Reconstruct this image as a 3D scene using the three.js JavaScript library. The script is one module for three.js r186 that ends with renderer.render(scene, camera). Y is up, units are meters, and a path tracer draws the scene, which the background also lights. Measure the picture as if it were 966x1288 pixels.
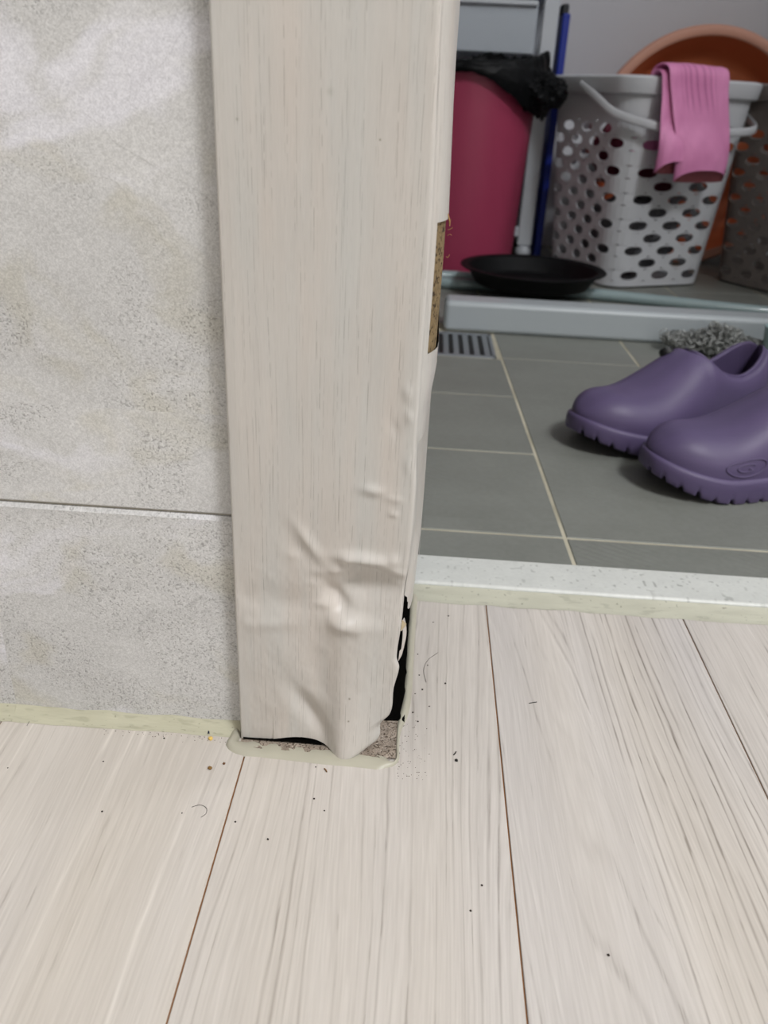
import * as THREE from 'three';
import { mergeGeometries, mergeVertices } from 'three/addons/utils/BufferGeometryUtils.js';
import { RoundedBoxGeometry } from 'three/addons/geometries/RoundedBoxGeometry.js';
import { RectAreaLightUniformsLib } from 'three/addons/lights/RectAreaLightUniformsLib.js';

// ------------------------------------------------------------------ camera, light, exposure
const scene = new THREE.Scene();
scene.background = new THREE.Color(0x1a1a1a);
const renderer = new THREE.WebGLRenderer({ antialias: true });
renderer.toneMapping = THREE.LinearToneMapping;
renderer.toneMappingExposure = 1.0;
renderer.shadowMap.enabled = true;
RectAreaLightUniformsLib.init();

const camera = new THREE.PerspectiveCamera(63.98, 966 / 1288, 0.02, 20);
camera.position.set(0, 0.30, 0);
{
  const m = new THREE.Matrix4().makeBasis(
    new THREE.Vector3(0.99740005, 0.04507787, -0.05622394),
    new THREE.Vector3(-0.06558247, 0.89115876, -0.4489265),
    new THREE.Vector3(0.0298678, 0.45144661, 0.89179811));
  camera.quaternion.setFromRotationMatrix(m);
}
camera.focus = 0.40;
camera.userData.fStop = 13;
scene.add(camera);

const ROOM_LAMP = { x: 1.00, y: 2.33, z: 0.75, w: 0.5, d: 0.5, L: 72 };
const BATH_LAMP = { x: 1.70, y: 1.72, z: -0.98, w: 0.55, d: 0.20, L: 21 };   // on the right-hand bathroom wall

// ------------------------------------------------------------------ helpers
let seed0 = 12345;
function rng(seed) { let a = seed >>> 0; return () => { a = (a + 0x6D2B79F5) | 0; let t = Math.imul(a ^ (a >>> 15), 1 | a); t = (t + Math.imul(t ^ (t >>> 7), 61 | t)) ^ t; return ((t ^ (t >>> 14)) >>> 0) / 4294967296; }; }
function h2(x, y, s) { let h = Math.imul(x, 374761393) + Math.imul(y, 668265263) + Math.imul(s, 974711) | 0; h = Math.imul(h ^ (h >>> 13), 1274126177); return ((h ^ (h >>> 16)) >>> 0) / 4294967296; }
function vn(x, y, s = 0) {
  const xi = Math.floor(x), yi = Math.floor(y), fx = x - xi, fy = y - yi;
  const u = fx * fx * (3 - 2 * fx), v = fy * fy * (3 - 2 * fy);
  const a = h2(xi, yi, s), b = h2(xi + 1, yi, s), c = h2(xi, yi + 1, s), d = h2(xi + 1, yi + 1, s);
  return a + (b - a) * u + (c - a) * v + (a - b - c + d) * u * v;
}
function fbm(x, y, o, s = 0) { let t = 0, a = 0.5, n = 0; for (let i = 0; i < o; i++) { t += a * vn(x, y, s + i * 17); n += a; a *= 0.5; x = x * 2.03 + 11.3; y = y * 2.03 + 5.7; } return t / n; }
const lerp = (a, b, t) => a + (b - a) * t;
const clamp = (x, a = 0, b = 1) => Math.min(b, Math.max(a, x));
const smooth = (a, b, x) => { const t = clamp((x - a) / (b - a)); return t * t * (3 - 2 * t); };
function table(pts, x) {                 // smooth interpolation through [x, y] pairs (ascending)
  if (x <= pts[0][0]) return pts[0][1];
  for (let i = 1; i < pts.length; i++) if (x <= pts[i][0]) {
    const [x1, y1] = pts[i - 1], [x2, y2] = pts[i], p0 = pts[i - 2] || pts[i - 1], p3 = pts[i + 1] || pts[i];
    const t = (x - x1) / (x2 - x1), dx = x2 - x1;
    const m1 = (y2 - p0[1]) / (x2 - p0[0] || 1) * dx, m2 = (p3[1] - y1) / (p3[0] - x1 || 1) * dx;
    const t2 = t * t, t3 = t2 * t;
    return (2 * t3 - 3 * t2 + 1) * y1 + (t3 - 2 * t2 + t) * m1 + (-2 * t3 + 3 * t2) * y2 + (t3 - t2) * m2;
  }
  return pts[pts.length - 1][1];
}
function tex(w, h, fn) {                 // fn(u, v) -> [r, g, b (0..255 sRGB), height 0..1]
  const c = new Uint8Array(w * h * 4), b = new Uint8Array(w * h * 4);
  for (let j = 0, k = 0; j < h; j++) for (let i = 0; i < w; i++, k += 4) {
    const r = fn((i + 0.5) / w, (j + 0.5) / h);
    c[k] = clamp(r[0], 0, 255); c[k + 1] = clamp(r[1], 0, 255); c[k + 2] = clamp(r[2], 0, 255); c[k + 3] = 255;
    const g = clamp(r[3] * 255, 0, 255); b[k] = b[k + 1] = b[k + 2] = g; b[k + 3] = 255;
  }
  const mk = (d) => { const t = new THREE.DataTexture(d, w, h, THREE.RGBAFormat); t.magFilter = THREE.LinearFilter; t.minFilter = THREE.LinearMipmapLinearFilter; t.generateMipmaps = true; t.wrapS = t.wrapT = THREE.RepeatWrapping; t.needsUpdate = true; return t; };
  const map = mk(c), bump = mk(b); map.colorSpace = THREE.SRGBColorSpace;
  return { map, bump };
}
const mat = (o) => new THREE.MeshPhysicalMaterial(Object.assign({ roughness: 0.6, side: THREE.DoubleSide }, o));
const names = {};
function uniq(n) { const k = names[n] = (names[n] ?? -1) + 1; return k ? n + '_' + String(k).padStart(3, '0') : n; }
function shade(o) { o.traverse((m) => { if (m.isMesh) { m.castShadow = true; m.receiveShadow = true; } }); return o; }
function mesh(name, geo, m, parent) {
  const o = new THREE.Mesh(geo, m); o.castShadow = o.receiveShadow = true;
  o.name = parent ? name : uniq(name); (parent || scene).add(o); return o;
}
function part(name, geo, m, parent, label) { const o = mesh(name, geo, m, parent); if (label) o.userData.label = label; return o; }
function root(name, pos = [0, 0, 0], rotY = 0) { const g = new THREE.Group(); g.name = uniq(name); g.position.set(...pos); g.rotation.y = rotY; scene.add(g); return g; }
function tag(o, label, category, group) { o.userData.label = label; if (category) o.userData.category = category; if (group) o.userData.group = group; return o; }
function struct(o, label) { o.userData.kind = 'structure'; if (label) o.userData.label = label; return o; }
function grid(nu, nv, fn, skip) {        // fn(u, v) -> [x, y, z, s, t]
  const P = [], U = [], I = [];
  for (let j = 0; j <= nv; j++) for (let i = 0; i <= nu; i++) { const r = fn(i / nu, j / nv, i, j); P.push(r[0], r[1], r[2]); U.push(r[3] ?? i / nu, r[4] ?? j / nv); }
  for (let j = 0; j < nv; j++) for (let i = 0; i < nu; i++) {
    if (skip && skip(i, j)) continue;
    const a = j * (nu + 1) + i, b = a + 1, c = a + nu + 1, d = c + 1; I.push(a, b, d, a, d, c);
  }
  const g = new THREE.BufferGeometry();
  g.setAttribute('position', new THREE.Float32BufferAttribute(P, 3)); g.setAttribute('uv', new THREE.Float32BufferAttribute(U, 2)); g.setIndex(I);
  g.computeVertexNormals(); return g;
}
function weldNormals(g) {                // smooth normals across seams of a closed loft, keep uv
  const p = g.attributes.position, n = g.attributes.normal, m = new Map();
  const key = (i) => Math.round(p.getX(i) * 1e5) + ',' + Math.round(p.getY(i) * 1e5) + ',' + Math.round(p.getZ(i) * 1e5);
  for (let i = 0; i < p.count; i++) { const k = key(i), v = m.get(k) || [0, 0, 0]; v[0] += n.getX(i); v[1] += n.getY(i); v[2] += n.getZ(i); m.set(k, v); }
  for (let i = 0; i < p.count; i++) { const v = m.get(key(i)), l = Math.hypot(...v) || 1; n.setXYZ(i, v[0] / l, v[1] / l, v[2] / l); }
  return g;
}
function merge(list) { return mergeGeometries(list.map((g) => { const q = g.index ? g.toNonIndexed() : g; for (const k of Object.keys(q.attributes)) if (!['position', 'normal', 'uv'].includes(k)) q.deleteAttribute(k); return q; })); }
function box(x0, x1, y0, y1, z0, z1, r = 0) {
  const w = x1 - x0, h = y1 - y0, d = z1 - z0;
  const g = r ? new RoundedBoxGeometry(w, h, d, 3, r) : new THREE.BoxGeometry(w, h, d);
  g.translate((x0 + x1) / 2, (y0 + y1) / 2, (z0 + z1) / 2); return g;
}
// slab on a horizontal quad (corners a,b,c,d counter-clockwise from above: [x,z]), chamfered top edge; uv = fn(x,z)
function slab(q, y0, y1, ch, uv) {
  const cx = (q[0][0] + q[1][0] + q[2][0] + q[3][0]) / 4, cz = (q[0][1] + q[1][1] + q[2][1] + q[3][1]) / 4;
  const inn = q.map(([x, z]) => [x - Math.sign(x - cx) * ch, z - Math.sign(z - cz) * ch]);
  const P = [], U = [], I = [];
  const put = (x, y, z) => { P.push(x, y, z); U.push(...uv(x, z)); return P.length / 3 - 1; };
  const quad = (a, b, c, d) => { const k = [a, b, c, d].map((v) => put(...v)); I.push(k[0], k[1], k[2], k[0], k[2], k[3]); };
  const T = inn.map(([x, z]) => [x, y1, z]), M = q.map(([x, z]) => [x, y1 - ch, z]), B = q.map(([x, z]) => [x, y0, z]);
  quad(...T);
  for (let i = 0; i < 4; i++) { const j = (i + 1) % 4; quad(M[i], M[j], T[j], T[i]); quad(B[i], B[j], M[j], M[i]); }
  const g = new THREE.BufferGeometry();
  g.setAttribute('position', new THREE.Float32BufferAttribute(P, 3)); g.setAttribute('uv', new THREE.Float32BufferAttribute(U, 2)); g.setIndex(I); g.computeVertexNormals(); return g;
}
const rect = (x0, x1, z0, z1) => [[x0, z1], [x1, z1], [x1, z0], [x0, z0]];
function sweep(path, prof, closed = false) {   // path: [[x,z]...] on the floor plane, prof(k): [[offset, y]...] across (offset to the right of travel)
  const n = path.length, V = path.map((p) => new THREE.Vector2(...p));
  return grid(prof(0).length - 1, n - 1, (u, v, i, j) => {
    const a = V[Math.max(0, j - 1)], b = V[Math.min(n - 1, j + 1)], t = b.clone().sub(a).normalize();
    const [o, y] = prof(j)[i]; return [V[j].x - t.y * o, y, V[j].y + t.x * o, i * 0.002, j * 0.004];
  });
}
function curve2(pts, n) { const c = new THREE.CatmullRomCurve3(pts.map(([x, z]) => new THREE.Vector3(x, 0, z)), false, 'centripetal'); return c.getSpacedPoints(n).map((p) => [p.x, p.z]); }
const tube = (pts, r, n = 60, m = 10) => new THREE.TubeGeometry(new THREE.CatmullRomCurve3(pts.map((p) => new THREE.Vector3(...p)), false, 'centripetal'), n, r, m);

// ------------------------------------------------------------------ lamps
function lamp(c, name, label, wall) {
  const g = root(name, [c.x, c.y, c.z]); if (wall) g.rotation.set(0, 0, -Math.PI / 2);
  part('housing', box(-c.w / 2 - 0.02, c.w / 2 + 0.02, -0.005, 0.06, -c.d / 2 - 0.02, c.d / 2 + 0.02, 0.004), mat({ color: 0xeeeeee }), g);
  part('diffuser', box(-c.w / 2, c.w / 2, -0.015, -0.006, -c.d / 2, c.d / 2), mat({ color: 0xffffff, emissive: 0xffffff, emissiveIntensity: 2 }), g);
  const l = new THREE.RectAreaLight(c.color ?? 0xffffff, c.L, c.w, c.d); if (wall) { l.width = c.d; l.height = c.w; l.rotation.set(0, Math.PI / 2, 0); l.position.set(c.x - 0.02, c.y, c.z); l.width = c.d; l.height = c.w; } else { l.position.set(c.x, c.y - 0.02, c.z); l.rotation.x = -Math.PI / 2; } l.castShadow = true; scene.add(l);
  l.name = name + '_light';
  return tag(g, label, wall ? 'wall light' : 'ceiling light');
}
lamp({ ...ROOM_LAMP, color: new THREE.Color(0.965, 0.975, 1.0) }, 'ceiling_light', 'large square ceiling light panel above the plank floor behind the camera');
lamp({ ...BATH_LAMP, color: new THREE.Color(0.97, 0.985, 1.0) }, 'wall_light', 'upright light panel on the right bathroom wall', true);

// ------------------------------------------------------------------ textures
const PW = 0.1305;                       // plank width
function plankTex(kind, s, w = 512, h = 2048) {
  const L = 0.75;
  return tex(w, h, (U, v) => {
    const V = v * L;
    const wa = fbm(U * 1.6 + s * 3.1, V * 2.2, 3, s) - 0.5;
    const x = U + wa * 0.12 + (kind === 'slant' ? V * 0.10 : 0);
    let phase, str;
    if (kind === 'cathedral') {
      const cat = 13 * (U * 1.1 - Math.sqrt(Math.max(0, V + 0.02)) * 0.75 + wa * 0.7);
      const k = smooth(0.38, 0.50, U + wa * 0.3 - V * 0.12);
      phase = k > 0.5 ? x * 32 : cat; str = lerp(0.62, 1.35, k);
    } else if (kind === 'dense') { phase = x * 30 - V * 3.0; str = 0.95; }
    else if (kind === 'slant') { phase = x * 17; str = 0.34; }
    else { phase = x * 28 + wa * 3; str = 0.85; }
    phase += (fbm(U * 5, V * 6, 2, s + 40) - 0.5) * 0.8 + (vn(U * 30, V * 60, s + 41) - 0.5) * 0.12;
    const id = Math.floor(phase), p = phase - id, rnd = h2(id, 3, s), rnd2 = h2(id, 4, s);
    const wob = vn(U * 60 + id, V * 70, s + 5);
    const line = Math.exp(-Math.pow((p - 0.3 - 0.4 * rnd2) / (0.055 + 0.075 * rnd), 2)) * (0.3 + 0.7 * rnd) * smooth(0.12, 0.7, vn(id * 3.7, V * 11, s + 9)) * (0.45 + 0.8 * wob);
    const glow = Math.exp(-Math.pow((p - 0.8 + 0.4 * rnd) / (0.05 + 0.08 * rnd2), 2)) * smooth(0.35, 0.8, vn(id * 5.1 + 9, V * 8, s + 12)) * (0.4 + 0.8 * vn(U * 80, V * 50, s + 13)) * (0.3 + 0.7 * rnd2);
    const tone = fbm(U * 4 + 7, V * 1.3, 3, s + 60) - 0.5, tone2 = vn(id * 1.37, V * 1.5, s + 70) - 0.5;
    const fib = vn(U * 190 + wa * 50, V * 42, s + 80) - 0.5, fib2 = vn(U * 330 + wa * 80, V * 110, s + 81) - 0.5;
    const pore = smooth(0.72, 0.92, vn(U * 230 + wa * 60, V * 75, s + 95)) * smooth(0.15, 0.6, line + 0.22);
    const d = -35 * line * str + glow * (kind === 'slant' ? 17 : 11) + 14 * tone + 8 * tone2 * str + 9 * fib + 6 * fib2 - 20 * pore * (0.35 + str * 0.5);
    const warm = (fbm(U * 3 + 2, V * 2.5, 2, s + 33) - 0.5) * 14;
    return [199 + d + warm * 0.25, 192.5 + d * 1.02, 186 + d * 1.03 - warm * 0.6, 0.62 - 0.35 * line * str + 0.16 * fib - 0.4 * pore + glow * 0.2];
  });
}
const plankMats = [['slant', 11], ['slant', 3], ['fine', 5], ['cathedral', 7], ['dense', 2], ['fine', 19]].map(([k, s]) => {
  const t = plankTex(k, s); return mat({ map: t.map, bumpMap: t.bump, bumpScale: 0.00014, roughness: 0.5, specularIntensity: 0.5 });
});
function stoneTex(s, N = 1536, L = 0.30) {
  const rs = rng(s * 31), strokes = []; for (let k = 0; k < 16; k++) { const ax = rs(), ay = rs(), an = 0.3 + rs() * 0.6 + (rs() < 0.25 ? 1.9 : 0), l = 0.06 + 0.16 * rs(); strokes.push([ax, ay, ax + l * Math.cos(an), ay + l * Math.sin(an), 0.4 + 0.5 * rs()]); }
  return tex(N, N, (u, v) => {
    const x = u * L * 10, y = v * L * 10;                                // decimetres
    const wx = fbm(x * 1.1, y * 1.8, 4, s) - 0.5, wy = fbm(x * 1.3 + 9, y * 1.5, 4, s + 5) - 0.5;
    const band = fbm(x * 1.0 + wx * 2.4, (y + x * 0.18) * 3.0 + wy * 2.6, 4, s + 11);
    const white = smooth(0.58, 0.74, fbm(x * 0.8 + wx * 2 + 4, y * 3.2 - x * 0.6 + wy * 3, 4, s + 21));
    const tan = smooth(0.55, 0.78, fbm(x * 2.6 + wx * 3, y * 3.2 + x * 1.2 + wy * 2, 4, s + 31));
    let scr = 0; for (const [ax, ay, bx, by, k] of strokes) { const dx = bx - ax, dy = by - ay, l2 = dx * dx + dy * dy, t = clamp(((u - ax) * dx + (v - ay) * dy) / l2), ww = (vn(t * 9, k * 7, s) - 0.5) * 0.010, q = Math.hypot(u - ax - dx * t + dy * ww / Math.sqrt(l2), v - ay - dy * t - dx * ww / Math.sqrt(l2)); if (q < 0.004) scr += k * Math.exp(-Math.pow(q / 0.0011, 2)) * (0.35 + 0.65 * vn(t * 14, k * 31, s + 2)); }
    const r1 = Math.abs(fbm(x * 1.6 + wx * 2.2 + y * 1.1, y * 1.9 - x * 1.3 + wy * 2, 3, s + 41) - 0.5);
    const vein = (1 - smooth(0.0, 0.007, r1)) * smooth(0.52, 0.68, vn(x * 2.2, y * 2.2, s + 43));
    const fine = vn(x * 135, y * 150, s + 50), fine2 = vn(x * 85, y * 98, s + 51), fine3 = vn(x * 210, y * 210, s + 52);
    const spm = smooth(0.30, 0.65, fbm(x * 3, y * 3, 3, s + 55)) * (1 - white * 0.8);
    const sp = smooth(0.66, 0.86, fine) * spm, sp2 = smooth(0.72, 0.9, fine2) * spm;
    const d = 22 * (band - 0.5) - 30 * sp - 21 * sp2 + 24 * (fine3 - 0.5) - 7 * tan + 15 * white - 12 * vein - 24 * scr + 12 * (fine2 - 0.5);
    return [203 + d + tan * 1.5, 202 + d, 201 + d * 1.0 - tan * 6 + white * 6, 0.6 - 0.3 * sp - 0.3 * sp2 + 0.15 * (fine3 - 0.5) + 0.1 * white];
  });
}
const stoneMats = [21, 77].map((s) => { const t = stoneTex(s); return mat({ map: t.map, bumpMap: t.bump, bumpScale: 0.00022, roughness: 0.42, specularIntensity: 0.5 }); });

const veneerT = tex(1024, 2048, (u, v) => {                             // 0.10 m by 0.50 m
  const x = u * 100, y = v * 500;                                        // mm
  let dark = 0, pale = 0;
  for (const [pitch, s, pr] of [[1.9, 1, 0.55], [3.1, 2, 0.5], [0.95, 3, 0.30]]) {
    const wob = (vn(x * 0.05, y * 0.012, s + 70) - 0.5) * 2.0, xx = x + wob;
    const k = Math.floor(xx / pitch), r = h2(k, 1, s), f = (xx / pitch - k - 0.25 - 0.5 * r) * pitch;
    const edge = smooth(58, 78, x);
    if (h2(k, 2, s) < pr + 0.4 * edge) {
      const seg = vn(k * 5.3, y * (0.035 + 0.05 * h2(k, 3, s)), s + 9), brk = vn(k * 9.1, y * 0.33, s + 19);
      dark += Math.exp(-((f / 0.16) ** 2)) * smooth(0.40, 0.85, seg) * smooth(0.18, 0.6, brk) * (0.4 + 0.6 * h2(k, 4, s)) * (s === 3 ? 0.75 : 1);
    }
    pale += (vn(k * 1.7, y * 0.02, s + 29) - 0.5) * 0.5;
  }
  const pink = fbm(x * 0.10, y * 0.012, 3, 60) - 0.5, gr = vn(x * 4.5, y * 0.25, 61) - 0.5, st = fbm(x * 0.03, y * 0.02, 3, 63) - 0.5;
  const d = -28 * Math.min(1, dark) + 4 * pale + 5 * gr + 7 * st;
  // a few small stains
  let sp = 0; for (const [sx, sy, r, a] of [[60.1, 286.2, 0.35, 60], [41.8, 300.8, 1.2, 12], [8.6, 290.5, 0.5, 30], [56, 35, 0.5, 60], [56, 22, 0.45, 60]]) sp += a * Math.exp(-(((x - sx) ** 2 + (y - sy) ** 2) / (r * r)));
  return [195 + d + 8 * pink - sp, 190 + d - sp, 184 + d - 4 * pink - sp * 1.1, 0.6 - 0.4 * Math.min(1, dark) + 0.08 * gr];
});
const veneerM = mat({ map: veneerT.map, bumpMap: veneerT.bump, bumpScale: 0.00010, roughness: 0.36, specularIntensity: 0.55 });
const mdfT = tex(256, 512, (u, v) => { const a = fbm(u * 40, v * 60, 3, 5), b = smooth(0.72, 0.85, vn(u * 50, v * 80, 6)); const d = 34 * (a - 0.5) - 60 * b; return [122 + d, 103 + d * 0.95, 72 + d * 0.8, a - 0.4 * b]; });
const mdfM = mat({ map: mdfT.map, bumpMap: mdfT.bump, bumpScale: 0.0006, roughness: 0.95 });
const bathT = tex(512, 512, (u, v) => {                                  // 0.4 m square
  const a = fbm(u * 6, v * 9, 4, 3) - 0.5, b = vn(u * 120, v * 120, 4) - 0.5, c = fbm(u * 2, v * 2, 2, 8) - 0.5;
  const rib = Math.sin((u * 1.0 - v * 1.6) * 190) * smooth(0.5, 0.62, fbm(u * 5, v * 6, 3, 9));
  const d = 13 * a + 5 * b + 9 * c; return [126 + d, 128 + d, 122 + d, 0.5 + 0.3 * rib + 0.2 * b + 0.4 * a];
});
const bathM = mat({ map: bathT.map, bumpMap: bathT.bump, bumpScale: 0.0004, roughness: 0.5 });
const sillT = tex(512, 128, (u, v) => {                                  // 0.4 m by 0.1 m
  const sp = smooth(0.80, 0.9, vn(u * 170, v * 34, 3)) * vn(u * 60, v * 15, 4), a = fbm(u * 20, v * 5, 3, 5) - 0.5, b = vn(u * 220, v * 60, 8) - 0.5;
  const d = -52 * sp + 10 * a + 7 * b; return [207 + d, 209 + d, 205 + d, 0.5 + 0.2 * b];
});
const dirtT = tex(256, 256, (u, v) => { const a = fbm(u * 14, v * 14, 4, 3), s = smooth(0.66, 0.8, vn(u * 110, v * 110, 4)), w = smooth(0.78, 0.88, vn(u * 120, v * 120, 9)); const d = 60 * (a - 0.5) - 60 * s + 40 * w; return [150 + d, 137 + d, 124 + d, a - 0.4 * s + 0.4 * w]; });
const dirtM = mat({ map: dirtT.map, bumpMap: dirtT.bump, bumpScale: 0.0012, roughness: 1 });
const caulkT = (r, g, b, s) => tex(512, 64, (u, v) => { const a = fbm(u * 9, v * 3, 4, s) - 0.5, k = smooth(0.64, 0.8, fbm(u * 22, v * 5, 3, s + 4)), p = smooth(0.93, 0.97, vn(u * 90, v * 14, s + 7)); const d = 16 * a - 14 * k - 40 * p; return [r + d, g + d, b + d * 0.95, 0.5 + a]; });
const caulkM = (r, g, b, s) => { const t = caulkT(r, g, b, s); return mat({ map: t.map, bumpMap: t.bump, bumpScale: 0.0005, roughness: 0.4, sheen: 0.1 }); };
const plasterM = mat({ color: 0xd9d7d2, roughness: 0.9 });
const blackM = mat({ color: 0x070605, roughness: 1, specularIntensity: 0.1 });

// ------------------------------------------------------------------ room structure
const XW0 = -1.6, XW1 = 1.6, ZN = 2.2, CEIL = 2.36, ZT = -0.331, ZS = -0.475;
const floor = struct(root('floor'), 'pale whitewashed plank floor with thin dark seams');
part('subfloor', box(XW0, XW1, -0.06, -0.0009, ZS - 0.002, ZN), mat({ color: 0x8a6038, roughness: 1 }), floor);
{
  const X0 = -0.0747, gap = 0.00038;
  for (let k = -12; k < 13; k++) {
    const a = X0 + k * PW, b = a + PW; if (a < XW0 - 0.2 || b > XW1 + 0.2) continue;
    const xa = Math.max(a + gap, XW0), xb = Math.min(b - gap, XW1); if (xb - xa < 0.01) continue;
    const idx = k + 2, m = plankMats[((idx % 6) + 6) % 6];
    const z1 = ZN, z0 = xb < -0.0745 ? ZT + 0.001 : ZS;
    part('plank', slab(rect(xa, xb, z0, z1), -0.0010, 0, 0.00025, (x, z) => [(x - a) / PW, (z - ZS) / 0.75]), m, floor);
  }
}
struct(mesh('ceiling', box(XW0, XW1, CEIL, CEIL + 0.05, ZS, ZN), mat({ color: 0xe6e4df, roughness: 0.9 })), 'plain white ceiling of the room');
struct(mesh('wall_south', box(XW0, XW1, -0.06, CEIL, ZN, ZN + 0.08), plasterM), 'plain wall behind the camera');
struct(mesh('wall_west', box(XW0 - 0.08, XW0, -0.06, CEIL, ZS, ZN + 0.08), plasterM), 'plain wall at the far left of the room');
struct(mesh('wall_east', box(XW1, XW1 + 0.08, -0.06, CEIL, ZS, ZN + 0.08), plasterM), 'plain wall at the far right of the room');
// tiled wall left of the doorway
const wallL = struct(root('wall_left'), 'wall of pale stone-look tiles left of the door frame');
part('backing', box(XW0, -0.0775, -0.06, CEIL, ZS - 0.01, ZT - 0.0016), mat({ color: 0xb4aea2, roughness: 1 }), wallL);
{
  const ys = [0.0, 0.1252]; for (let y = 0.4252; y < CEIL; y += 0.3) ys.push(y); ys.push(CEIL);
  const xs = [XW0, -1.278, -0.678, -0.0785];
  for (let r = 0; r < ys.length - 1; r++) for (let c = 0; c < 3; c++) {
    const y0 = ys[r] + (r ? 0.0004 : 0), y1 = ys[r + 1] - 0.0006;
    const proud = r === 0 ? 0.0012 : 0;
    const g = slab(rect(xs[c] + 0.001, xs[c + 1] - (c === 2 ? 0 : 0.001), -y1, -y0), -0.0075, proud, r === 0 ? 0.0017 : 0.0009, (x, z) => [(x + 0.2) / 0.30 + r * 0.37, -z / 0.30 + c * 0.21]);
    g.rotateX(Math.PI / 2); g.translate(0, 0, ZT); 
    part('tile', g, stoneMats[r === 0 ? 1 : 0], wallL);
  }
}
const wallR = struct(mesh('wall_right', box(0.80, XW1, -0.06, CEIL, ZS - 0.02, ZT), plasterM), 'plain wall right of the doorway');
struct(mesh('wall_top', box(-0.10, 0.80, 2.06, CEIL, ZS - 0.02, ZT), plasterM), 'plain wall above the doorway');

// ------------------------------------------------------------------ bathroom shell
const BY = -0.03, BX0 = -0.28, BX1 = 1.75, BZ = -2.27, BC = 2.16, BZN = -0.487;
const bwall = mat({ color: 0xd2d2d6, roughness: 0.75 });
struct(mesh('wall_back', box(BX0 - 0.08, BX1 + 0.08, -0.1, BC, BZ - 0.08, BZ), bwall), 'plain grey back wall of the bathroom');
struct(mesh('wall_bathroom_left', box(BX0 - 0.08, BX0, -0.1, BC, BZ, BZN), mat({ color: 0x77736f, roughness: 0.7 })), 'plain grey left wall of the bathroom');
struct(mesh('wall_bathroom_right', box(BX1, BX1 + 0.08, -0.1, BC, BZ, BZN), bwall), 'plain grey right wall of the bathroom');
struct(mesh('wall_bathroom_front', merge([box(BX0 - 0.08, -0.012, -0.1, BC, BZN - 0.01, BZN), box(0.80, BX1 + 0.08, -0.1, BC, BZN - 0.03, BZN - 0.01), box(-0.012, 0.80, 2.06, BC, BZN - 0.03, BZN - 0.01)]), bwall), 'bathroom side of the doorway wall');
struct(mesh('ceiling', box(BX0 - 0.08, BX1 + 0.08, BC, BC + 0.05, BZ - 0.08, BZN), mat({ color: 0xdadada })), 'plain white ceiling of the bathroom');
const bfloor = struct(root('floor'), 'grey tiled bathroom floor with pale grout lines');
const groutT = tex(256, 256, (u, v) => { const a = fbm(u * 12, v * 12, 4, 2) - 0.5; const d = 50 * a; return [186 + d, 180 + d, 160 + d, 0.5]; });
part('grout', (() => { const g = grid(1, 1, (u, v) => [lerp(BX0, BX1, u), BY - 0.0009, lerp(BZN, BZ, v), u * 5, v * 5]); return g; })(), mat({ map: groutT.map, roughness: 0.9 }), bfloor);
part('slab', box(BX0, BX1, -0.09, BY - 0.004, BZ, BZN), mat({ color: 0x8f8b80, roughness: 1 }), bfloor);
{
  const gp = 0.0017, v1 = (z) => 0.1366 + (-0.583 - z) * -0.0286, col = (k, z) => k === 1 ? v1(z) : k < 1 ? v1(z) - 0.186 * (1 - k) : 0.3185 + 0.19 * (k - 2);
  const tile = (k0, k1, z0, z1) => {      // z0 < z1
    const q = [[Math.max(BX0, col(k0, z1)) + gp, z1 - gp], [Math.min(BX1, col(k1, z1)) - gp, z1 - gp], [Math.min(BX1, col(k1, z0)) - gp, z0 + gp], [Math.max(BX0, col(k0, z0)) + gp, z0 + gp]];
    if (q[1][0] - q[0][0] < 0.01) return;
    const ox = h2(k0 + 20, Math.round(z0 * 100), 5), oz = h2(k0 + 20, Math.round(z0 * 100), 6);
    part('tile', slab(q, BY - 0.004, BY, 0.0006, (x, z) => [x / 0.4 + ox, z / 0.4 + oz]), bathM, bfloor);
  };
  for (let k = -1; k < 1; k++) {
    const zs = [-0.49, -0.6255, -0.810, -0.996, -1.163];
    for (let i = 0; i < 4; i++) tile(k, k + 1, zs[i + 1], zs[i]);
    if (k === -1) tile(k, k + 1, -1.36, -1.163);
    else part('tile', slab(rect(-0.0655, 0.0055, -1.3585, -1.1647), BY - 0.004, BY, 0.0006, (x, z) => [x / 0.4, z / 0.4]), bathM, bfloor);
  }
  for (let k = 1; k < 10; k += 2) { tile(k, k + 2, -0.6255, -0.49); tile(k, k + 2, -1.17, -0.6255); }
  for (let k = 1; k < 10; k++) tile(k, k + 1, -1.36, -1.17);
  for (let k = -1; k < 10; k++) { const zs = [-1.36, -1.56, -1.75, -1.94, -2.13, BZ]; for (let i = 0; i < 5; i++) tile(k, k + 1, zs[i + 1], zs[i]); }
}
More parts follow.
